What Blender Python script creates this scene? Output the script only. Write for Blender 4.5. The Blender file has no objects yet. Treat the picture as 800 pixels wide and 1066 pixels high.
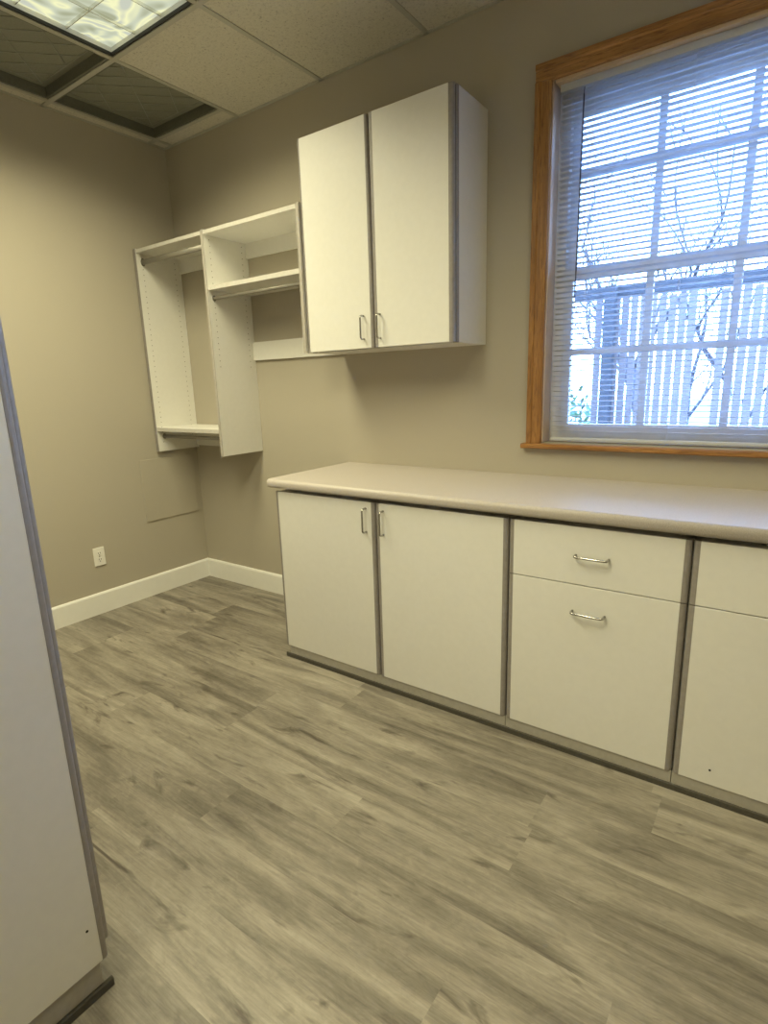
import bpy, bmesh, math, random
from mathutils import Vector, Matrix
random.seed(7)
S = bpy.context.scene
COL = S.collection

# ------------------------------------------------------------------ helpers
def box(bm, x0, x1, y0, y1, z0, z1, mi=0):
    v = [bm.verts.new(p) for p in ((x0,y0,z0),(x1,y0,z0),(x1,y1,z0),(x0,y1,z0),(x0,y0,z1),(x1,y0,z1),(x1,y1,z1),(x0,y1,z1))]
    fs = []
    for q in ((0,3,2,1),(4,5,6,7),(0,1,5,4),(1,2,6,5),(2,3,7,6),(3,0,4,7)):
        f = bm.faces.new([v[i] for i in q]); f.material_index = mi; fs.append(f)
    return fs
def BX(*a):
    bm = bmesh.new(); box(bm, *a); return bm
def bev(bm, w, seg=2):
    bmesh.ops.bevel(bm, geom=list(bm.edges), offset=w, segments=seg, profile=.5, affect='EDGES', clamp_overlap=True)
    return bm
def BB(x0, x1, y0, y1, z0, z1, w=.0015, seg=2):
    return bev(BX(x0, x1, y0, y1, z0, z1), w, seg)
def tube(bm, pts, r, n=10, r1=None, mi=0):
    """tube along a polyline, one ring per point, capped"""
    pts = [Vector(p) for p in pts]; rings = []; m = len(pts)
    t0 = (pts[1]-pts[0]).normalized()
    up = Vector((0,0,1)) if abs(t0.z) < .9 else Vector((1,0,0))
    a = t0.cross(up).normalized()
    for i, p in enumerate(pts):
        if i == 0: t = pts[1]-pts[0]
        elif i == m-1: t = pts[-1]-pts[-2]
        else: t = (pts[i+1]-p).normalized()+(p-pts[i-1]).normalized()
        t.normalize(); a = (a - t*a.dot(t)).normalized(); b = t.cross(a)
        rr = r if r1 is None else r+(r1-r)*i/(m-1)
        rings.append([bm.verts.new(p+(a*math.cos(k*2*math.pi/n)+b*math.sin(k*2*math.pi/n))*rr) for k in range(n)])
    for i in range(m-1):
        for k in range(n):
            f = bm.faces.new((rings[i][k], rings[i][(k+1)%n], rings[i+1][(k+1)%n], rings[i+1][k])); f.smooth = True; f.material_index = mi
    f = bm.faces.new(rings[0][::-1]); f.material_index = mi
    f = bm.faces.new(rings[-1]); f.material_index = mi
def prism(bm, prof, axis, a, b, smooth=False, mi=0):
    """extrude a closed profile along an axis; prof holds the two other coordinates in x,y,z order"""
    def P(t, q):
        q = list(q); q.insert(axis, t); return q
    va = [bm.verts.new(P(a, q)) for q in prof]; vb = [bm.verts.new(P(b, q)) for q in prof]
    n = len(prof)
    for i in range(n):
        f = bm.faces.new((va[i], va[(i+1)%n], vb[(i+1)%n], vb[i])); f.smooth = smooth; f.material_index = mi
    bm.faces.new(va[::-1]).material_index = mi; bm.faces.new(vb).material_index = mi
    bmesh.ops.recalc_face_normals(bm, faces=bm.faces)
def base_of(o):
    v = Vector((0,0,0))
    while o: v = v + o.location; o = o.parent
    return v
def obj(name, bm, mats, parent=None, base=None):
    me = bpy.data.meshes.new(name)
    off = base_of(parent) if parent else Vector((0,0,0))
    if base is not None: off = off + Vector(base)
    bmesh.ops.translate(bm, verts=bm.verts, vec=-off)
    bm.normal_update(); bm.to_mesh(me); bm.free()
    for m in (mats if isinstance(mats, (list, tuple)) else [mats]): me.materials.append(m)
    o = bpy.data.objects.new(name, me); COL.objects.link(o)
    if parent: o.parent = parent
    if base is not None: o.location = base
    return o
def tag(o, label, cat, group=None, kind=None):
    if label: o['label'] = label
    if cat: o['category'] = cat
    if group: o['group'] = group
    if kind: o['kind'] = kind
    return o
def thing(name, label, cat, loc, group=None):
    o = bpy.data.objects.new(name, None); COL.objects.link(o); o.location = loc; o.empty_display_size = .1
    return tag(o, label, cat, group)
def struct(name, bm, mats, label=None):
    o = obj(name, bm, mats); o['kind'] = 'structure'
    if label: o['label'] = label
    return o
def copy_tree(o, parent=None):
    c = o.copy(); COL.objects.link(c)
    if parent: c.parent = parent
    for ch in list(o.children): copy_tree(ch, c)
    return c

# ------------------------------------------------------------------ materials
def mat(name, col, rough=.5, metal=0, spec=.5):
    m = bpy.data.materials.new(name); m.use_nodes = True
    b = m.node_tree.nodes['Principled BSDF']
    b.inputs['Base Color'].default_value = (*col, 1); b.inputs['Roughness'].default_value = rough
    b.inputs['Metallic'].default_value = metal; b.inputs['Specular IOR Level'].default_value = spec
    return m
class N:
    def __init__(s, m): s.t = m.node_tree; s.b = s.t.nodes['Principled BSDF']
    def new(s, kind, **kw):
        n = s.t.nodes.new(kind)
        for k, v in kw.items():
            if k in n.inputs: n.inputs[k].default_value = v
            else: setattr(n, k, v)
        return n
    def ln(s, a, b): s.t.links.new(a, b)
    def coords(s, scale=(1,1,1), kind='Object'):
        tc = s.new('ShaderNodeTexCoord'); mp = s.new('ShaderNodeMapping'); mp.inputs['Scale'].default_value = scale
        s.ln(tc.outputs[kind], mp.inputs['Vector']); return mp.outputs['Vector']
    def noise(s, vec, scale, detail=2, rough=.5, dist=0):
        n = s.new('ShaderNodeTexNoise'); n.inputs['Scale'].default_value = scale; n.inputs['Detail'].default_value = detail
        n.inputs['Roughness'].default_value = rough; n.inputs['Distortion'].default_value = dist
        s.ln(vec, n.inputs['Vector']); return n.outputs['Fac']
    def ramp(s, fac, stops):
        r = s.new('ShaderNodeValToRGB'); e = r.color_ramp.elements
        while len(e) < len(stops): e.new(.5)
        for k, (p, c) in enumerate(stops):
            e[k].position = p; e[k].color = (*c, 1) if not isinstance(c, float) else (c, c, c, 1)
        s.ln(fac, r.inputs['Fac']); return r.outputs['Color']
    def math(s, op, a, b=None, c=None):
        n = s.new('ShaderNodeMath'); n.operation = op
        for i, v in enumerate((a, b, c)):
            if v is None: continue
            if isinstance(v, (int, float)): n.inputs[i].default_value = v
            else: s.ln(v, n.inputs[i])
        return n.outputs[0]
    def mix(s, fac, a, b, mode='MIX'):
        n = s.new('ShaderNodeMix'); n.data_type = 'RGBA'; n.blend_type = mode
        if isinstance(fac, (int, float)): n.inputs['Factor'].default_value = fac
        else: s.ln(fac, n.inputs['Factor'])
        for i, v in ((6, a), (7, b)):
            if isinstance(v, tuple): n.inputs[i].default_value = (*v, 1)
            else: s.ln(v, n.inputs[i])
        return n.outputs[2]
    def bump(s, h, strength, dist=.002):
        n = s.new('ShaderNodeBump'); n.inputs['Strength'].default_value = strength; n.inputs['Distance'].default_value = dist
        s.ln(h, n.inputs['Height']); s.ln(n.outputs[0], s.b.inputs['Normal'])
    def color(s, c): s.ln(c, s.b.inputs['Base Color'])
def mottled(name, c0, c1, scale, rough=.5, bump=0, detail=3, spec=.5):
    m = mat(name, c0, rough, 0, spec); n = N(m); f = n.noise(n.coords(), scale, detail)
    n.color(n.ramp(f, [(.35, c0), (.65, c1)]))
    if bump: n.bump(f, bump)
    return m

M = {}
M['wall'] = mottled('wall_paint', (.425,.385,.312), (.435,.395,.32), 260, .85, .25, 2, .2)
M['laminate'] = mottled('white_laminate', (.73,.715,.672), (.745,.73,.687), 40, .42, 0, 3, .4)
M['melamine'] = mottled('closet_melamine', (.74,.725,.68), (.755,.74,.695), 40, .5, 0, 3, .35)
M['edge'] = mottled('grey_edge_band', (.255,.23,.215), (.285,.26,.245), 60, .45)
M['edge_light'] = mottled('pale_edge_band', (.56,.535,.49), (.60,.575,.53), 60, .45); M['edge_mid'] = mottled('taupe_edge_band', (.38,.35,.31), (.42,.39,.35), 60, .45)
M['hole'] = mat('shelf_pin_hole', (.22,.2,.16), .9)
M['kick'] = mottled('toe_kick_laminate', (.37,.345,.30), (.405,.38,.335), 50, .5)
M['base_strip'] = mottled('dark_floor_strip', (.06,.054,.042), (.075,.068,.052), 90, .8)
M['white_paint'] = mottled('white_trim_paint', (.80,.79,.75), (.815,.805,.765), 30, .4)
M['vinyl'] = mottled('white_vinyl', (.76,.77,.78), (.79,.80,.81), 20, .4)
M['slat'] = mottled('blind_slat_white', (.74,.75,.76), (.78,.79,.80), 30, .45)
_n = N(M['slat']); _t = _n.new('ShaderNodeBsdfTranslucent'); _t.inputs['Color'].default_value = (.75,.77,.80,1)
_m = _n.new('ShaderNodeMixShader'); _m.inputs[0].default_value = .42
_n.ln(_n.b.outputs[0], _m.inputs[1]); _n.ln(_t.outputs[0], _m.inputs[2]); _n.ln(_m.outputs[0], _n.t.nodes['Material Output'].inputs['Surface'])
M['chrome'] = mat('brushed_chrome', (.48,.47,.45), .2, 1)
M['plastic'] = mat('white_plastic', (.80,.78,.72), .35)
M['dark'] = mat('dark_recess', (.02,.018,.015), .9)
M['black_frame'] = mat('black_shadow_frame', (.018,.017,.015), .6)
M['grid'] = mat('ceiling_grid_white', (.42,.405,.355), .6)
M['wand'] = mat('clear_grey_wand', (.10,.10,.12), .25)
M['cord'] = mat('white_cord', (.78,.78,.78), .8)
M['mirror'] = mat('louver_aluminium', (.85,.84,.78), .18, 1)
M['housing'] = mat('fixture_white', (.8,.8,.78), .5)
M['vent_frame'] = mottled('vent_grey_frame', (.125,.125,.10), (.14,.14,.115), 80, .7)
M['vent_core'] = mottled('vent_grey_core', (.21,.21,.17), (.235,.235,.195), 120, .75)
M['vent_rib'] = mat('vent_rib_grey', (.29,.29,.245), .7)
M['bark'] = mottled('bare_bark', (.05,.04,.037), (.08,.065,.06), 30, .9)
M['fence'] = mottled('weathered_fence', (.135,.10,.082), (.155,.118,.095), 12, .85)
M['fence_dark'] = mottled('fence_rail_stain', (.032,.03,.029), (.042,.039,.037), 12, .8)
M['leaf'] = mottled('shrub_leaf', (.07,.13,.04), (.11,.18,.06), 30, .7)
M['ground'] = mottled('pale_ground', (.30,.29,.28), (.36,.35,.34), 3, .9)

m = mat('countertop_laminate', (.6,.55,.5), .42, 0, .4); n = N(m)
f = n.noise(n.coords(), 420, 2, .6); g = n.noise(n.coords(), 30, 2)
c = n.ramp(f, [(.38, (.42,.375,.335)), (.5, (.50,.45,.41)), (.62, (.55,.50,.46))])
n.color(n.mix(n.math('MULTIPLY', g, .12), c, (.46,.41,.37))); M['counter'] = m

m = mat('ceiling_tile', (.5,.5,.45), .95, 0, .1); n = N(m)
f = n.noise(n.coords((1,1,1)), 95, 3, .7); g = n.noise(n.coords((1,1,1)), 240, 2, .6)
c = n.ramp(f, [(.30, (.32,.30,.25)), (.40, (.56,.53,.46)), (.6, (.61,.58,.50))])
n.color(n.mix(n.ramp(g, [(.28, 1.0), (.36, 0.0)]), c, (.36,.34,.29))); n.bump(f, .5, .003); M['tile'] = m

def oak(name, scale):
    m = mat(name, (.4,.2,.06), .38); n = N(m)
    v = n.coords(scale); f = n.noise(v, 3, 5, .6, .6); g = n.noise(v, 14, 3, .6)
    c = n.ramp(f, [(.3, (.21,.092,.024)), (.5, (.33,.155,.042)), (.7, (.45,.225,.07))])
    n.color(n.mix(n.ramp(g, [(.36, 1.0), (.5, 0.0)]), c, (.19,.085,.024))); n.bump(g, .15)
    return m
M['oak_v'] = oak('oak_vertical', (14,14,1.1)); M['oak_h'] = oak('oak_horizontal', (1.1,14,14))

M['jamb'] = mottled('pale_wood_jamb', (.58,.44,.31), (.66,.51,.37), 14, .45)
# floor: every plank face carries two random numbers
m = mat('vinyl_plank', (.3,.26,.2), .42, 0, .35); n = N(m)
a1 = n.new('ShaderNodeAttribute'); a1.attribute_name = 'plank_tone'
a2 = n.new('ShaderNodeAttribute'); a2.attribute_name = 'plank_shift'
tc = n.new('ShaderNodeTexCoord'); sp = n.new('ShaderNodeSeparateXYZ'); n.ln(tc.outputs['Object'], sp.inputs[0])
def pv(sx, sy, k):
    cb = n.new('ShaderNodeCombineXYZ')
    n.ln(n.math('MULTIPLY', sp.outputs[0], sx), cb.inputs[0])
    n.ln(n.math('MULTIPLY', sp.outputs[1], sy), cb.inputs[1])
    n.ln(n.math('MULTIPLY', a2.outputs['Fac'], k), cb.inputs[2]); return cb.outputs[0]
f1 = n.noise(pv(1.2, 8, 40), 1, 3, .55, 1.1)     # broad cloudy bands
f2 = n.noise(pv(3.2, 26, 50), 1, 5, .66, 1.0)
f5 = n.noise(pv(16, 34, 20), 1, 4, .7, 1.5)     # mottling        # streaks
f3 = n.noise(pv(9, 210, 30), 1, 3, .6)              # fine grain
f4 = n.noise(pv(3.6, 13, 60), 1, 4, .6, .9)          # knots
tone = n.math('ADD', n.math('MULTIPLY_ADD', f1, .64, .062), n.math('MULTIPLY', f2, .24))
tone = n.math('ADD', tone, n.math('MULTIPLY', n.math('SUBTRACT', f5, .42), .20))
tone = n.math('ADD', tone, n.math('MULTIPLY', n.math('SUBTRACT', f3, .5), .22))
tone = n.math('ADD', tone, n.math('MULTIPLY', n.math('SUBTRACT', a1.outputs['Fac'], .5), .07))
c = n.ramp(tone, [(.31, (.09,.077,.061)), (.45, (.175,.155,.126)), (.57, (.265,.237,.194)), (.75, (.41,.37,.305))])
c = n.mix(n.ramp(f4, [(.59, 0.0), (.72, 1.0)]), c, (.085,.07,.055))
n.color(c); n.bump(f3, .12, .001); M['plank'] = m

# lamp lens: lit acrylic with wavy bright and dim patches
m = bpy.data.materials.new('lit_lens'); m.use_nodes = True; t = m.node_tree; t.nodes.clear()
class L(N):
    def __init__(s, t): s.t = t
n = L(t); out = n.new('ShaderNodeOutputMaterial'); em = n.new('ShaderNodeEmission')
f = n.noise(n.coords((2.2,2.2,2.2)), 2.0, 1, .5, 2.0)
c = n.ramp(f, [(.33, (.42,.44,.29)), (.46, (.62,.66,.50)), (.55, (.95,.95,.56)), (.64, (.60,.63,.52))])
n.ln(c, em.inputs['Color']); em.inputs['Strength'].default_value = 1.0
n.ln(em.outputs[0], out.inputs['Surface']); M['lens'] = m; LENS_EM = em

# glass pane
m = bpy.data.materials.new('window_glass'); m.use_nodes = True; t = m.node_tree; t.nodes.clear(); n = L(t)
out = n.new('ShaderNodeOutputMaterial'); tr = n.new('ShaderNodeBsdfTransparent'); gl = n.new('ShaderNodeBsdfGlossy'); gl.inputs['Roughness'].default_value = .02
tr.inputs['Color'].default_value = (.95,.97,.98,1)
fr = n.new('ShaderNodeFresnel'); fr.inputs['IOR'].default_value = 1.3; mx = n.new('ShaderNodeMixShader')
n.ln(fr.outputs[0], mx.inputs[0]); n.ln(tr.outputs[0], mx.inputs[1]); n.ln(gl.outputs[0], mx.inputs[2]); n.ln(mx.outputs[0], out.inputs['Surface']); M['glass'] = m

# ------------------------------------------------------------------ room
H = 2.804; XR = 4.40; YF = -4.2
WX0, WX1, WZ0, WZ1 = 2.474, 3.835, 1.060, 2.466         # window opening
bm = bmesh.new()
box(bm, -.12, WX0, 0, .16, -.05, H+.4); box(bm, WX1, XR+.12, 0, .16, -.05, H+.4)
box(bm, WX0, WX1, 0, .16, -.05, WZ0); box(bm, WX0, WX1, 0, .16, WZ1, H+.4)
struct('wall_back', bm, M['wall'])
struct('wall_left', BX(-.12, 0, YF, 0, -.05, H+.4), M['wall'])
struct('wall_right', BX(XR, XR+.12, YF, 0, -.05, H+.4), M['wall'])
struct('wall_front', BX(-.12, XR+.12, YF-.12, YF, -.05, H+.4), M['wall'])

# floor of planks running along x
bm = bmesh.new(); W = .18; LEN = 1.22
la = bm.faces.layers.float.new('plank_tone'); lb = bm.faces.layers.float.new('plank_shift')
ends = {}                                    # one plank end per row, read from the photograph
for yc, xe in ((-1.29,2.336),(-1.11,2.851),(-.93,1.616),(-.75,3.152),(-1.47,3.174),(-1.65,2.848),(-.57,1.9),(-.39,.62),(-.21,1.15),(-.03,.45),(-1.83,1.7)):
    ends[round((yc+.93)/W)] = xe
r0 = int((YF+.93)/W)-2
for r in range(r0, 7):
    ylo, yhi = -1.02+W*r, -1.02+W*(r+1)
    ylo2, yhi2 = max(ylo, YF), min(yhi, 0)
    if yhi2 <= ylo2: continue
    e = ends.get(r, random.random()*LEN)
    x = e - LEN*6
    while x < XR:
        a, b = max(x, 0), min(x+LEN, XR)
        if b > a:
            vs = [bm.verts.new(p) for p in ((a,ylo2,0),(b,ylo2,0),(b,yhi2,0),(a,yhi2,0))]
            f = bm.faces.new(vs); f[la] = random.random(); f[lb] = random.random()
        x += LEN
box(bm, 0, XR, YF, 0, -.08, -.004)
struct('floor', bm, M['plank'])

# suspended ceiling: tiles, grid bars, slab above added to block sky light
GX, GY, T = .0847, -.1199, .6096
gxs = [GX+T*k for k in range(0, 8) if GX+T*k < XR]; gys = [GY, GY-T, GY-3*T, GY-5*T]
LIGHTS = [(GX+T, GX+2*T, GY-3*T, GY-T), (GX+5*T, GX+6*T, GY-3*T, GY-T), (GX+3*T, GX+4*T, GY-5*T-T*.6, GY-3*T-T*.6)]
LIGHTS = LIGHTS[:2] + [(GX+3*T, GX+4*T, GY-5*T, GY-3*T)]
VENTS = [(GX, GX+T, GY-T, GY), (GX, GX+T, GY-2*T, GY-T)]
bm = bmesh.new(); cells = []
xs = [0]+gxs+[XR]
for i in range(len(xs)-1):
    x0, x1 = xs[i], xs[i+1]
    ys = [0, GY, GY-T, GY-2*T, GY-3*T, GY-5*T, YF] if i <= 1 else [0, GY-T, GY-3*T, GY-5*T, YF]
    for j in range(len(ys)-1):
        y1, y0 = ys[j], ys[j+1]
        if any(abs(x0-q[0])<.01 and abs(y0-q[2])<.01 and abs(y1-q[3])<.01 for q in LIGHTS+VENTS): continue
        cells.append((x0,x1,y0,y1))
        box(bm, x0, x1, y0, y1, H+.003, H+.016)
box(bm, -.12, XR+.12, YF-.12, .16, H+.40, H+.48)
struct('ceiling', bm, M['tile'])
bm = bmesh.new(); hw = .012
def flange(x0, x1, y0, y1):
    box(bm, x0, x1, y0, y1, H-.0005, H+.003)
def webbar(x0, x1, y0, y1): box(bm, x0, x1, y0, y1, H+.003, H+.04)
for x in gxs: flange(x-hw, x+hw, YF, 0)
for i in range(len(xs)-1):
    for y in ([GY, GY-T, GY-2*T, GY-3*T, GY-5*T] if i <= 1 else [GY-T, GY-3*T, GY-5*T]):
        flange(xs[i]+(hw if i else 0), xs[i+1]-(hw if i < len(xs)-2 else 0), y-hw, y+hw)
flange(0, .018, YF, -.018); flange(0, XR, -.018, 0)      # wall angles
struct('trim_1', bm, M['grid'], 'white ceiling grid bars')

# baseboards
hb = .133
def baseprof(t=.014, h=hb): return [(0,0),(-t,0),(-t,h-.012),(-t+.004,h-.003),(-t+.008,h),(0,h)]
bm = bmesh.new(); prism(bm, [(y, z) for y, z in baseprof()], 0, .0145, 1.395); struct('baseboard_back', bm, M['white_paint'])
bm = bmesh.new(); prism(bm, [(-y, z) for y, z in baseprof()], 1, YF, 0); struct('baseboard_left', bm, M['white_paint'])
bm = bmesh.new(); prism(bm, baseprof(), 0, 3.79, XR-.015); struct('baseboard_right', bm, M['white_paint'])

# ------------------------------------------------------------------ window
win = bpy.data.objects.new('window_1', None); COL.objects.link(win); win.location = (3.15, 0, WZ0); win['kind'] = 'structure'
cw = .064
def casing_prof(sign):            # (across, y) : flat board with a raised outer back band
    return [(0,0),(0,-.012),(.006,-.015),(.040,-.016),(.044,-.021),(cw,-.021),(cw,0)]
def casing(x_in, s):
    bm = bmesh.new(); prism(bm, [(x_in+s*a, y) for a, y in casing_prof(1)], 2, WZ0-.003, WZ1+.001); 
    return bm
bm = casing(WX0, -1); 
o = obj('window_casing', bm, M['oak_v'], win)
obj('window_casing', casing(WX1, 1), M['oak_v'], win)
bm = bmesh.new(); prism(bm, [(y, WZ1+a) for a, y in casing_prof(1)], 0, WX0-cw, WX1+cw); obj('window_head_casing', bm, M['oak_h'], win)
bm = bmesh.new(); prism(bm, [(-.034,1.036),(-.040,1.040),(-.040,1.052),(-.034,1.057),(.085,1.0605),(.085,1.036)], 0, WX0-cw-.018, WX1+cw+.018)
# the sill only runs through the wall inside the opening
obj('window_sill', bm, M['oak_h'], win)
J = .012
obj('window_jamb', BX(WX0, WX0+.0045, 0, .085, WZ0+.002, WZ1), M['jamb'], win)
obj('window_jamb', BX(WX1-J, WX1, 0, .085, WZ0+.002, WZ1), M['jamb'], win)
obj('window_head_jamb', BX(WX0+J, WX1-J, 0, .085, WZ1-J, WZ1), M['jamb'], win)
# white vinyl frame and two sashes with muntin bars
bm = bmesh.new()
for a in ((WX0, WX0+.05, WZ0, WZ1), (WX1-.05, WX1, WZ0, WZ1), (WX0+.05, WX1-.05, WZ0, WZ0+.035), (WX0+.05, WX1-.05, WZ1-.05, WZ1)):
    box(bm, a[0], a[1], .0855, .16, a[2], a[3])
obj('window_frame', bm, M['vinyl'], win)
px = [2.558, 2.858, 3.156, 3.454, 3.752]
def sash(name, y0, y1, z0, z1, rb, rt, bars):
    bm = bmesh.new(); xa, xb = WX0+.05, WX1-.05
    box(bm, xa, px[0], y0, y1, z0, z1); box(bm, px[-1], xb, y0, y1, z0, z1)
    box(bm, px[0], px[-1], y0, y1, z0, z0+rb); box(bm, px[0], px[-1], y0, y1, z1-rt, z1)
    s = obj(name, bm, M['vinyl'], win)
    bm = bmesh.new(); ym = (y0+y1)/2
    for x in px[1:-1]: box(bm, x-.014, x+.014, ym-.010, ym+.010, z0+rb, z1-rt)
    for z, h in bars:
        for i in range(4): box(bm, px[i]+(.014 if i else 0), px[i+1]-(.014 if i < 3 else 0), ym-.010, ym+.010, z-h, z+h)
    obj('muntin_grid', bm, M['vinyl'], s)
    obj('window_pane', BX(px[0], px[-1], ym-.002, ym+.002, z0+rb, z1-rt), M['glass'], s)
sash('lower_sash', .088, .118, WZ0+.035, 1.785, .043, .042, [(1.447, .013)])
sash('upper_sash', .121, .151, 1.752, WZ1-.05, .042, .055, [(2.150, .016)])

# mini blind
bl = thing('window_blind', 'white mini blind with thin open slats hanging in the oak framed window', 'blind', (3.15, .035, WZ0))
BX0, BX1 = 2.503, 3.812; yb = .036
obj('headrail', BB(BX0-.006, BX1+.006, yb-.014, yb+.014, WZ1-J-.028, WZ1-J-.001, .002), M['slat'], bl)
pitch = .0213; z = WZ1-J-.042; nsl = 0
tilt = math.radians(-10)
def slat_bm(zc):
    bm = bmesh.new(); top = []; 
    for k in range(5):
        u = (k/4-.5)*.025; w = -.0022*((2*k/4-1)**2)+.0011
        top.append((yb+u*math.cos(tilt)-w*math.sin(tilt), zc+u*math.sin(tilt)+w*math.cos(tilt)))
    prof = top+[(a, b-.0006) for a, b in reversed(top)]
    prism(bm, prof, 0, BX0, BX1, True); return bm
while z > WZ0+.034:
    obj('slat', slat_bm(z), M['slat'], bl); z -= pitch; nsl += 1
obj('bottom_rail', BB(BX0, BX1, yb-.012, yb+.012, WZ0+.010, WZ0+.023, .003), M['slat'], bl)
for x in (2.628, 2.972, 3.32, 3.69):
    bm = bmesh.new()
    for dy in (-.0135, .0135): tube(bm, [(x, yb+dy, WZ0+.02), (x, yb+dy, WZ1-J-.03)], .0007, 5)
    obj('ladder_cord', bm, M['cord'], bl)
bm = bmesh.new(); tube(bm, [(2.592, .016, 2.395), (2.590, .015, 1.66)], .0028, 6); tube(bm, [(2.592,.016,2.395),(2.592,.020,2.42)], .0015, 6); obj('tilt_wand', bm, M['wand'], bl)

# ------------------------------------------------------------------ cabinets
YD = -.609            # front of base doors
DT = .019
def strip_prof_lr(x, yf, s, w=.0155, d=DT):
    """rounded vertical edge moulding: flat inside at x, rounding back to x+s*w; (x,y) profile"""
    p = [(x, yf+d)]
    p.append((x, yf))
    for k in range(0, 7):
        a = k/6*math.pi/2
        p.append((x+s*(w-.013)+s*.013*math.sin(a), yf+.013-.013*math.cos(a)))
    p.append((x+s*w, yf+d)); return p
def front(name, parent, x0, x1, z0, z1, yf, w=.0185, label=None):
    """door or drawer front: white slab with grey rounded edge mouldings on both sides"""
    bm = BB(x0+w, x1-w, yf, yf+DT, z0, z1, .0008, 1); d = obj(name, bm, M['laminate'], parent)
    for x, s in ((x0+w, -1), (x1-w, 1)):
        bm = bmesh.new(); prism(bm, strip_prof_lr(x, yf, s, w), 2, z0, z1, False); e = obj('edge_strip', bm, M['edge'], d)
        e['label'] = 'grey edge moulding'
    return d
def pull(parent, a, b, out, r=.0042):
    """wire pull from foot a to foot b, standing off along out"""
    a, b, out = Vector(a), Vector(b), Vector(out); u = (b-a).normalized(); D = out.length; o = out.normalized(); q = .010
    pts = [a]
    for k in range(5):
        t = k/4*math.pi/2; pts.append(a+o*(D-q+q*math.sin(t))+u*(q-q*math.cos(t)))
    for k in range(5):
        t = k/4*math.pi/2; pts.append(b+o*(D-q+q*math.cos(t))-u*(q-q*math.sin(t)))
    pts.append(b)
    bm = bmesh.new(); tube(bm, pts, r, 10); h = obj('handle', bm, M['chrome'], parent); h['label'] = 'brushed chrome wire handle'
def carcass_bm(x0, x1, y0, y1, z0, z1, shelf=True):
    bm = bmesh.new(); t = .018
    box(bm, x0, x0+t, y0, y1, z0, z1); box(bm, x1-t, x1, y0, y1, z0, z1)
    box(bm, x0+t, x1-t, y0, y1, z0, z0+t); box(bm, x0+t, x1-t, y0, y1, z1-t, z1)
    box(bm, x0+t, x1-t, y1-.008, y1, z0+t, z1-t)
    if shelf: box(bm, x0+t, x1-t, y0+.02, y1-.008, (z0+z1)/2, (z0+z1)/2+t)
    return bm
ZT, ZB = .8550, .0640
def base_cab(x0, x1, label, group):
    t = thing('base_cabinet', label, 'cabinet', ((x0+x1)/2, -.3, 0), group)
    bm = carcass_bm(x0+.001, x1-.001, YD+DT+.003, -.016, ZB+.002, .850); box(bm, x0+.02, x1-.02, -.53, -.03, .850, .8735); obj('carcass', bm, M['laminate'], t)
    k = obj('toe_kick', BX(x0+.026 if x0 < 1.5 else x0+.001, x1-.001, -.605, -.588, .0, ZB-.001), M['kick'], t); k['label'] = 'grey toe kick board'
    return t
A = base_cab(1.399, 2.583, 'long white base cabinet with two plain doors, at the left end under the countertop', 'white base cabinets')
d = front('door', A, 1.399, 1.9880, ZB, ZT, YD); pull(d, (1.9415, YD, .826), (1.9415, YD, .724), (0,-.028,0))
d = front('door', A, 1.9905, 2.5815, ZB, ZT, YD); pull(d, (2.0315, YD, .823), (2.0315, YD, .722), (0,-.028,0))
B = base_cab(2.583, 3.166, 'white base cabinet with two drawers showing horizontal chrome handles', 'white base cabinets')
d = front('drawer', B, 2.5845, 3.1645, .6545, ZT, YD); pull(d, (2.824, YD, .757), (2.930, YD, .757), (0,-.028,0))
d = front('drawer', B, 2.5845, 3.1645, ZB, .6510, YD); pull(d, (2.821, YD, .557), (2.927, YD, .557), (0,-.028,0))
C = base_cab(3.166, 3.782, 'white base cabinet cut off at the right photo edge, small dark spot low down', 'white base cabinets')
d = front('drawer', C, 3.1675, 3.7805, .6545, ZT, YD); pull(d, (3.42, YD, .757), (3.526, YD, .757), (0,-.028,0))
d = front('drawer', C, 3.1675, 3.7805, ZB, .6510, YD); pull(d, (3.42, YD, .557), (3.526, YD, .557), (0,-.028,0))
bm = bmesh.new(); tube(bm, [(3.272, YD-.0012, .116), (3.272, YD+.001, .116)], .0035, 10); obj('bumper_dot', bm, M['dark'], d)['label'] = 'small dark spot'
bm = bmesh.new(); prism(bm, [(-.6052,0),(-.6115,0),(-.6115,.019),(-.6095,.0215),(-.6052,.0215)], 0, 1.400, 3.782)
tag(obj('floor_molding', bm, M['base_strip'], base=(2.59,-.6,0)), 'dark strip of floor molding along the toe kicks of the white base cabinets', 'molding')

# countertop: rolled front edge, rounded front left corner
bm = bmesh.new(); x0, x1, y0, y1, zt, zb = 1.354, 3.806, -.6315, -.0005, .9135, .8735
R = .030; plan = [(x1, y1), (x0, y1)]
for k in range(0, 7):
    a = math.pi+k/6*math.pi/2; plan.append((x0+R+R*math.cos(a), y0+R+R*math.sin(a)))
plan.append((x1, y0))
def offs(q, d):            # inset the free edges (left and front) by d
    x, y = q
    cx, cy = x0+R, y0+R
    if x < cx and y < cy:
        v = Vector((x-cx, y-cy)); l = v.length; v = v*((l-d)/l); return (cx+v.x, cy+v.y)
    if abs(y-y0) < 1e-6: y += d
    if abs(x-x0) < 1e-6: x += d
    return (x, y)
rings = []
prof = [(.012, zb)]+[(.012-.012*math.sin(k/4*math.pi/2), zb+.012-.012*math.cos(k/4*math.pi/2)) for k in range(1,5)]
prof += [(.017-.017*math.cos(k/6*math.pi/2), zt-.017+.017*math.sin(k/6*math.pi/2)) for k in range(0,7)]
for d_, z_ in prof: rings.append([bm.verts.new((*offs(q, d_), z_)) for q in plan])
nP = len(plan)
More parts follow.
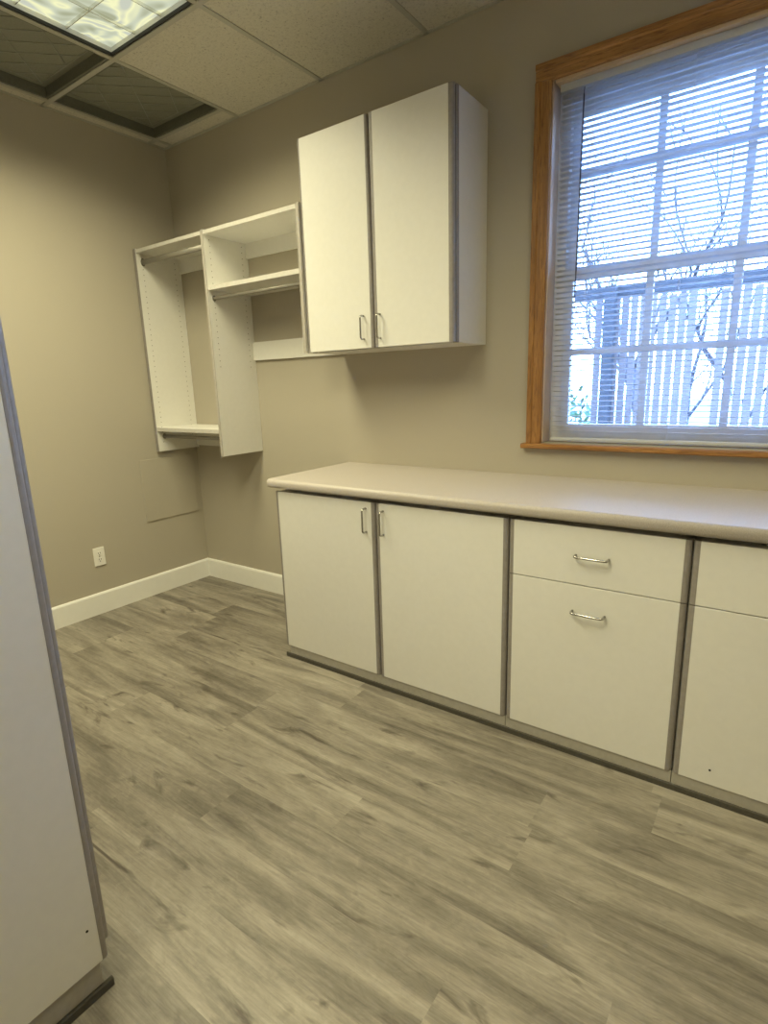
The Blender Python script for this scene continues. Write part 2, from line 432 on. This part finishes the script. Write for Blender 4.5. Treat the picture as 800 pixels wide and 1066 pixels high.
for a, b in zip(rings, rings[1:]):
    for k in range(nP):
        f = bm.faces.new((a[k], a[(k+1)%nP], b[(k+1)%nP], b[k])); f.smooth = True
bm.faces.new(rings[0][::-1]); bm.faces.new(rings[-1]); bmesh.ops.recalc_face_normals(bm, faces=bm.faces)
ct = obj('countertop', bm, M['counter'], base=(2.58,-.3,.8735))
tag(ct, 'long beige laminate countertop with rolled front edge over the white base cabinets', 'countertop')

# upper cabinet
UY = -.3065; UZ0, UZ1 = 1.4965, 2.4370
U = thing('wall_cabinet', 'white two-door wall cabinet hung above the countertop left of the window', 'cabinet', (1.79,-.15,UZ0))
bm = bmesh.new(); cx0, cx1, cy = 1.3885, 2.2010, UY+DT+.009
c = obj('carcass', carcass_bm(cx0+.001, cx1-.001, cy+.020, -.0005, UZ0, UZ1+.003), M['laminate'], U)
for x, s in ((cx0+.017, -1), (cx1-.017, 1)):
    bm = bmesh.new(); xa = x+s*.016
    prism(bm, [(x-s*.002, cy+.0205), (x-s*.002, cy), (xa-s*.005, cy), (xa-s*.001, cy+.004), (xa, cy+.0205)], 2, UZ0, UZ1+.003)
    obj('edge_strip', bm, M['edge'], c)['label'] = 'grey edge moulding'
obj('seam_shade', BX(1.394, cx1-.0035, UY+DT+.0005, cy-.0005, UZ0+.004, UZ1-.003), M['dark'], c)['label'] = 'painted shade in the gap behind the doors'  # dark box stands in for the shade in the seam behind the doors
d = front('door', U, 1.3885, 1.7935, UZ0+.002, UZ1, UY, .0155); pull(d, (1.7400, UY, 1.639), (1.7400, UY, 1.538), (0,-.028,0))
d = front('door', U, 1.7960, 2.2000, UZ0+.002, UZ1, UY, .0210); pull(d, (1.8320, UY, 1.639), (1.8320, UY, 1.537), (0,-.028,0))

# closet organizer on the wall
OY = -.314
O = thing('closet_organizer', 'white wall hung closet organizer with open bays, shelves and hanging rods in the corner', 'closet organizer', (.68,-.15,.9475))
def side(x0, x1, z0, z1, holes, zlow=0, em='edge_mid'):
    bm = bmesh.new(); box(bm, x0, x1, OY+.003, -.0006 if z0 < 1.2 else -.0006, z0, z1)
    for s in holes:
        xf = x1+.0003 if s > 0 else x0-.0003
        for yh in (-.272, -.045):
            zz = max(z0+.06, zlow if s > 0 else 0)
            while zz < z1-.04:
                vs = [bm.verts.new((xf, yh+.003*math.cos(k*math.pi/3)*s, zz+.003*math.sin(k*math.pi/3))) for k in range(6)]
                bm.faces.new(vs).material_index = 1
                zz += .032
    p = obj('side_panel', bm, [M['melamine'], M['hole']], O)
    bm = BB(x0-.0006, x1+.0006, OY, OY+.0028, z0, z1, .0008, 1); obj('edge_strip', bm, M[em], p)['label'] = 'pale grey edge band'
    return p
ZOT = 2.178
side(.008, .031, .9485, ZOT, [1], 0, 'edge'); side(.655, .674, .9475, ZOT, [1, -1], 1.46)
side(1.366, 1.3850, 1.4970, ZOT, [-1])
def shelf(name, x0, x1, y0, z0, z1, mat_edge='edge_light'):
    s = obj(name, BX(x0, x1, y0+.003, -.001, z0, z1), M['melamine'], O)
    obj('edge_strip', BB(x0, x1, y0, y0+.0028, z0, z1, .0008, 1), M[mat_edge], s)['label'] = 'pale edge band'
    return s
shelf('top_shelf', .0315, .6543, OY+.004, ZOT-.024, ZOT-.004); shelf('top_shelf', .6747, 1.3653, OY+.004, ZOT-.024, ZOT-.004)
shelf('shelf', .6747, 1.3653, OY+.004, 1.868, 1.891)
shelf('shelf', .0315, .6543, OY+.004, 1.080, 1.104)
def rail(x0, x1, z0, z1): obj('back_rail', BX(x0, x1, -.0165, -.001, z0, z1), M['melamine'], O)
rail(.0315, .6543, 2.072, ZOT-.0245); rail(.6747, 1.3653, 2.072, ZOT-.0245); rail(.6747, 1.3653, 1.4980, 1.603)
rail(.0315, .6543, .962, 1.0795)
def rod(x0, x1, y, z, rx=.0075, rz=.0150, m_='rod'):
    bm = bmesh.new()
    prism(bm, [(y+rx*math.cos(k*math.pi/8), z+rz*math.sin(k*math.pi/8)) for k in range(16)], 0, x0+.003, x1-.003, True)
    r = obj('hanging_rod', bm, M[m_], O); r['label'] = 'oval metal hanging rod'
    for xa, xb in ((x0, x0+.005), (x1-.005, x1)):
        bm = bmesh.new(); prism(bm, [(y+(rx+.005)*math.cos(k*math.pi/8), z+(rz+.006)*math.sin(k*math.pi/8)) for k in range(16)], 0, xa, xb)
        obj('rod_bracket', bm, M['rodcap'], r)
M['rodcap'] = mat('rod_bracket_metal', (.22,.20,.17), .5, .4); M['rod'] = mat('satin_rod_metal', (.30,.28,.24), .5, .4)
rod(.0315, .6543, -.270, 2.106, .009, .016); rod(.6747, 1.3653, -.275, 1.829, .007, .009); rod(.0315, .6543, -.262, 1.046, .0075, .011)

# tall cabinet in the foreground, door facing +x
FX = 2.220
TC = thing('tall_cabinet', 'tall white cabinet in the left foreground with a plain door and grey edge', 'cabinet', (1.95, -2.35, 0))
ye, yn, zt_ = -1.975, -2.62, 2.13
bm = bmesh.new(); t = .018; xa, xb = 1.66, FX-DT-.004
box(bm, xa, xb-.012, ye-t, ye-.001, .112, zt_); box(bm, xa, xb-.012, yn, yn+t, .112, zt_)
box(bm, xa, xb-.012, yn+t, ye-t, .112, .112+t); box(bm, xa, xb-.012, yn+t, ye-t, zt_-t, zt_); box(bm, xa, xa+.008, yn+t, ye-t, .112+t, zt_-t)
c = obj('carcass', bm, M['laminate'], TC)
def rot_prof(yc, s, w, xf, d):      # (x,y) profile of a vertical moulding on a door facing +x
    p = [(xf-d, yc), (xf, yc)]
    for k in range(7):
        a = k/6*math.pi/2; p.append((xf-.013+.013*math.cos(a), yc+s*(w-.013)+s*.013*math.sin(a)))
    p.append((xf-d, yc+s*w)); return p
for y_, s_ in ((ye-.017, 1), (yn+.017, -1)):
    bm = bmesh.new(); prism(bm, rot_prof(y_, s_, .0170, xb, .0118), 2, .112, zt_); obj('edge_strip', bm, M['edge'], c)['label'] = 'grey edge moulding'
yd0, yd1 = yn+.002, -1.9925
bm = BB(FX-DT, FX, yd0+.016, yd1-.016, .090, zt_-.003, .0008, 1); d = obj('door', bm, M['laminate'], TC)
for y_, s_ in ((yd1-.016, 1), (yd0+.016, -1)):
    bm = bmesh.new(); prism(bm, rot_prof(y_, s_, .016, FX, DT), 2, .090, zt_-.003); obj('edge_strip', bm, M['edge'], d)['label'] = 'grey edge moulding'
bm = bmesh.new(); tube(bm, [(FX-.001, -2.030, .191), (FX+.0012, -2.030, .191)], .003, 10); obj('bumper_dot', bm, M['dark'], d)['label'] = 'small dark spot'
pull(d, (FX, yn+.05, 1.05), (FX, yn+.05, 1.15), (.028,0,0))
obj('toe_kick', BX(2.190, 2.208, yn, -2.012, 0, .0895), M['kick'], TC)['label'] = 'grey toe kick board'
obj('toe_kick_return', BX(1.70, 2.190, -2.030, -2.012, 0, .112), M['kick'], TC)
bm = bmesh.new(); prism(bm, [(2.2085,0),(2.2170,0),(2.2170,.019),(2.2150,.0215),(2.2085,.0215)], 1, yn, -1.992)
tag(obj('floor_molding', bm, M['base_strip'], base=(2.21,-2.3,0)), 'short dark floor molding at the foot of the tall cabinet in the left foreground', 'molding')

# ------------------------------------------------------------------ wall fittings
oy0, oy1, oz0, oz1 = -.8195, -.7495, .300, .414
W_ = thing('wall_outlet', 'white electrical outlet low on the left wall above the baseboard', 'outlet', (0,-.7845,.357))
obj('cover_plate', BB(.0002, .0062, oy0, oy1, oz0, oz1, .0025, 3), M['plastic'], W_)
ym = (oy0+oy1)/2
for zc in (.3765, .3375):
    bm = bmesh.new(); pr = []
    for k in range(16):
        a = k*math.pi/8; pr.append((ym+.0172*max(-.85,min(.85,math.cos(a))), zc+.0172*max(-.8,min(.8,math.sin(a)))))
    prism(bm, pr, 0, .006, .0082); r = obj('receptacle', bm, M['plastic'], W_)
    bm = bmesh.new()
    box(bm, .0081, .0086, ym-.0075, ym-.0048, zc-.001, zc+.008); box(bm, .0081, .0086, ym+.0048, ym+.0075, zc-.001, zc+.008)
    tube(bm, [(.0081, ym, zc-.0085), (.0086, ym, zc-.0085)], .003, 8); obj('outlet_slots', bm, M['dark'], r)
bm = bmesh.new(); tube(bm, [(.006, ym, .357), (.0072, ym, .357)], .003, 10); obj('screw', bm, M['chrome'], W_)

bm = BB(.0003, .0055, -.444, -.038, .497, .905, .0025, 2)
tag(obj('flush_mounted_panel', bm, M['wall'], base=(0,-.24,.7)), 'flush wall access panel painted beige on the left wall below the closet organizer', 'access panel')

# ------------------------------------------------------------------ ceiling fittings
def vent(q, label):
    x0, x1, y0, y1 = q; g = .0125
    t = thing('ceiling_vent', label, 'vent', ((x0+x1)/2, (y0+y1)/2, H), 'dark return air panels in the ceiling')
    a, b, c_, d_ = x0+g, x1-g, y0+g, y1-g; fw = .012
    bm = bmesh.new()
    for r_ in ((a, b, c_, c_+fw), (a, b, d_-fw, d_), (a, a+fw, c_+fw, d_-fw), (b-fw, b, c_+fw, d_-fw)): box(bm, *r_, H+.004, H+.055)
    obj('frame', bm, M['vent_frame'], t)
    obj('core_panel', BX(a+fw, b-fw, c_+fw, d_-fw, H+.050, H+.055), M['vent_core'], t)
    bm = bmesh.new(); ia, ib, ic, idd = a+fw+.03, b-fw-.03, c_+fw+.03, d_-fw-.03; w = ib-ia; hh = idd-ic; zc = H+.0485
    def seg(p, q_, r_=.0025):
        tube(bm, [(p[0], p[1], zc), (q_[0], q_[1], zc)], r_, 4)
    for e in (((ia,ic),(ib,ic)), ((ib,ic),(ib,idd)), ((ib,idd),(ia,idd)), ((ia,idd),(ia,ic))): seg(*e)
    for k in range(1, 4):
        s = k/4
        seg((ia+w*s, ic), (ib, idd-hh*s)); seg((ia, ic+hh*s), (ib-w*s, idd)); 
        if k == 2:
            seg((ia+w*s, ic), (ia, ic+hh*s)); seg((ib, ic+hh*s), (ia+w*s, idd))
    seg((ia, ic), (ib, idd)); seg((ib, ic), (ia, idd))
    obj('lattice', bm, M['vent_rib'], t)
vent(VENTS[0], 'dark grey ceiling vent panel in the corner nearest the back wall')
vent(VENTS[1], 'dark grey ceiling vent panel beside the ceiling light, cut off by the left edge')

LCOL = (1.0, .93, .60)
def troffer(q, label, lamp):
    x0, x1, y0, y1 = q; g = .0125
    a, b, c_, d_ = x0+g, x1-g, y0+g, y1-g
    t = thing('ceiling_light', label, 'light', ((a+b)/2, (c_+d_)/2, H), None)
    bm = bmesh.new()                               # sheet metal box, open below
    for r_ in ((a, a+.004, c_, d_), (b-.004, b, c_, d_), (a+.004, b-.004, c_, c_+.004), (a+.004, b-.004, d_-.004, d_)): box(bm, *r_, H+.016, H+.11)
    box(bm, a, b, c_, d_, H+.11, H+.114); obj('housing', bm, M['housing'], t)
    f = .007; bm = bmesh.new()
    for r_ in ((a, a+f, c_, d_), (b-f, b, c_, d_), (a+f, b-f, c_, c_+f), (a+f, b-f, d_-f, d_)): box(bm, *r_, H+.0035, H+.016)
    obj('frame', bm, M['black_frame'], t)
    a, b, c_, d_ = a+f, b-f, c_+f, d_-f
    obj('lens', BX(a, b, c_, d_, H+.035, H+.039), M['lens'], t)
    bm = bmesh.new()
    for i in range(1, 3):
        x = a+(b-a)*i/3; prism(bm, [(x-.0015, H+.022), (x+.0015, H+.022), (x+.003, H+.0345), (x-.003, H+.0345)], 1, c_, d_)
    for j in range(1, 6):
        y = c_+(d_-c_)*j/6
        for i in range(3):
            prism(bm, [(y-.0015, H+.022), (y+.0015, H+.022), (y+.003, H+.0345), (y-.003, H+.0345)], 0, a+(b-a)*i/3+(.003 if i else 0), a+(b-a)*(i+1)/3-(.003 if i < 2 else 0))
    obj('louver', bm, M['mirror'], t)
    ld = bpy.data.lights.new('fluorescent_lamps', 'AREA'); ld.shape = 'RECTANGLE'; ld.size = b-a; ld.size_y = d_-c_
    ld.energy = lamp; ld.color = LCOL; ld.spread = math.radians(150)
    lo = bpy.data.objects.new('fluorescent_lamps', ld); COL.objects.link(lo); lo.parent = t; lo.location = (0, 0, .002)
    return t
troffer(LIGHTS[0], 'lit fluorescent ceiling light with louver cells at the top left corner', 42)
troffer(LIGHTS[1], 'added ceiling light near the right wall outside the frame', 13)  # unseen fixture, made up to fill the right side with light
troffer(LIGHTS[2], 'added ceiling light behind the camera outside the frame', 50)  # unseen fixture, made up to brighten the counter and cabinet fronts

# ------------------------------------------------------------------ outdoors
struct('ground', BX(-14, 18, .17, 40, -.5, -.35), M['ground'])
F = thing('wooden_fence', 'weathered fence of narrow upright boards outside the window', 'fence', (2.4, 3.0, -.35))
x = .45; nb = 0
gaps = [(1.60, 1.86), (2.665, 2.83), (3.7, 3.86)]
while x < 4.6:
    if not any(a-.04 < x < b-.01 for a, b in gaps):
        top = 2.0+random.uniform(-.012, .012)
        obj('board', BX(x, x+.055+random.uniform(-.003,.003), 2.98, 3.0, -.3, top), M['fence'], F); nb += 1
    x += .0745
obj('top_rail', BX(.3, 4.8, 2.965, 3.045, 2.02, 2.10), M['fence_dark'], F)
obj('lower_rail', BX(.3, 4.8, 3.001, 3.04, .25, .33), M['fence'], F)
for xp in (2.005, 4.4, .5): obj('post', BX(xp-.045, xp+.045, 2.875, 2.965, -.35, 2.10), M['fence_dark'], F)

def branch(bm, p, d, ln, r, depth, rng):
    pts = [p]; q = p; dd = d
    for k in range(3):
        dd = (dd+Vector((rng.uniform(-.22,.22), rng.uniform(-.22,.22), rng.uniform(-.08,.16)))).normalized()
        q = q+dd*ln/3; pts.append(q)
    tube(bm, pts, max(r, .007), 5 if depth > 3 else 4, max(r*.62, .006))
    if depth == 0: return
    for k in range(3 if depth > 2 else 2):
        s = rng.choice((1,2,3)) if k else 3
        nd = (dd+Vector((rng.uniform(-.9,.9), rng.uniform(-.9,.9), rng.uniform(-.15,.55)))*.85).normalized()
        branch(bm, pts[s], nd, ln*rng.uniform(.62,.85), r*.55, depth-1, rng)
tl = ['bare tree left of the others beyond the fence outside the window', 'bare tree in the middle beyond the fence outside the window', 'bare tree with slim trunk nearest the right side of the window view', 'bare tree farthest away beyond the fence']
for k, (x, y, h, sd) in enumerate(((.35, 5.6, 1.9, 3), (1.80, 5.2, 1.8, 11), (2.6, 8.6, 1.5, 21), (1.35, 13.0, 1.9, 33))):
    bm = bmesh.new(); branch(bm, Vector((x, y, -.36)), Vector((.05, 0, 1)), h, .075, 5, random.Random(sd))
    tag(obj('bare_tree', bm, M['bark'], base=(x, y, -.36)), tl[k], 'tree', 'bare trees beyond the fence')
bm = bmesh.new(); rng = random.Random(5)
for k in range(420):
    v = Vector((rng.gauss(0,1), rng.gauss(0,1), rng.gauss(0,1))).normalized()*rng.uniform(.5,1)
    p = Vector((1.42+v.x*.34, 3.75+v.y*.3, .55+v.z*.75)); u = Vector((rng.uniform(-1,1), rng.uniform(-1,1), rng.uniform(-1,1))).normalized(); w = u.orthogonal().normalized()
    vs = [bm.verts.new(p+a) for a in (-u*.05, w*.022, u*.05, -w*.022)]; bm.faces.new(vs)
s_ = obj('foliage', bm, M['leaf']); sh = thing('shrub', 'green leafy shrub behind the gap at the left of the fence', 'shrub', (1.42, 3.75, -.35))
s_.location = (-1.42, -3.75, .35); s_.parent = sh
bm = bmesh.new(); tube(bm, [(1.42,3.75,-.36),(1.44,3.74,.1),(1.40,3.76,.6)], .02, 6, .008); obj('stem', bm, M['bark'], sh)

# ------------------------------------------------------------------ sky
w = bpy.data.worlds.new('sky'); S.world = w; w.use_nodes = True; t = w.node_tree; t.nodes.clear(); n = L(t)
out = n.new('ShaderNodeOutputWorld'); bg = n.new('ShaderNodeBackground')
tc = n.new('ShaderNodeTexCoord'); sp = n.new('ShaderNodeSeparateXYZ'); n.ln(tc.outputs['Generated'], sp.inputs[0])
c = n.ramp(sp.outputs[2], [(0.0, (.38,.59,1.0)), (.12, (.33,.54,1.0)), (.35, (.25,.45,1.0)), (1.0, (.16,.36,1.0))])
n.ln(c, bg.inputs['Color']); bg.inputs['Strength'].default_value = 24.0
n.ln(bg.outputs[0], out.inputs['Surface'])

# ------------------------------------------------------------------ camera
f_px, rx, roll, rz = 582.3035, 1.3449, -.0313, .6218
cd = bpy.data.cameras.new('camera'); cam = bpy.data.objects.new('camera', cd); COL.objects.link(cam)
cd.sensor_fit = 'VERTICAL'; cd.sensor_height = 24; cd.lens = f_px/1066*24; cd.clip_start = .02; cd.clip_end = 200
Rm = Matrix.Rotation(rz, 4, 'Z') @ Matrix.Rotation(rx, 4, 'X') @ Matrix.Rotation(roll, 4, 'Z')
cam.matrix_world = Matrix.Translation((3.3489, -2.4406, 1.3386)) @ Rm
S.camera = cam
S.view_settings.view_transform = 'Standard'; S.view_settings.look = 'None'; S.view_settings.gamma = 1
S.view_settings.use_curve_mapping = False; S.view_settings.exposure = 0.0
S.cycles.use_denoising = True; S.cycles.max_bounces = 10; S.cycles.diffuse_bounces = 5; S.cycles.transparent_max_bounces = 12
S.cycles.caustics_reflective = False; S.cycles.caustics_refractive = False; S.cycles.sample_clamp_indirect = 6
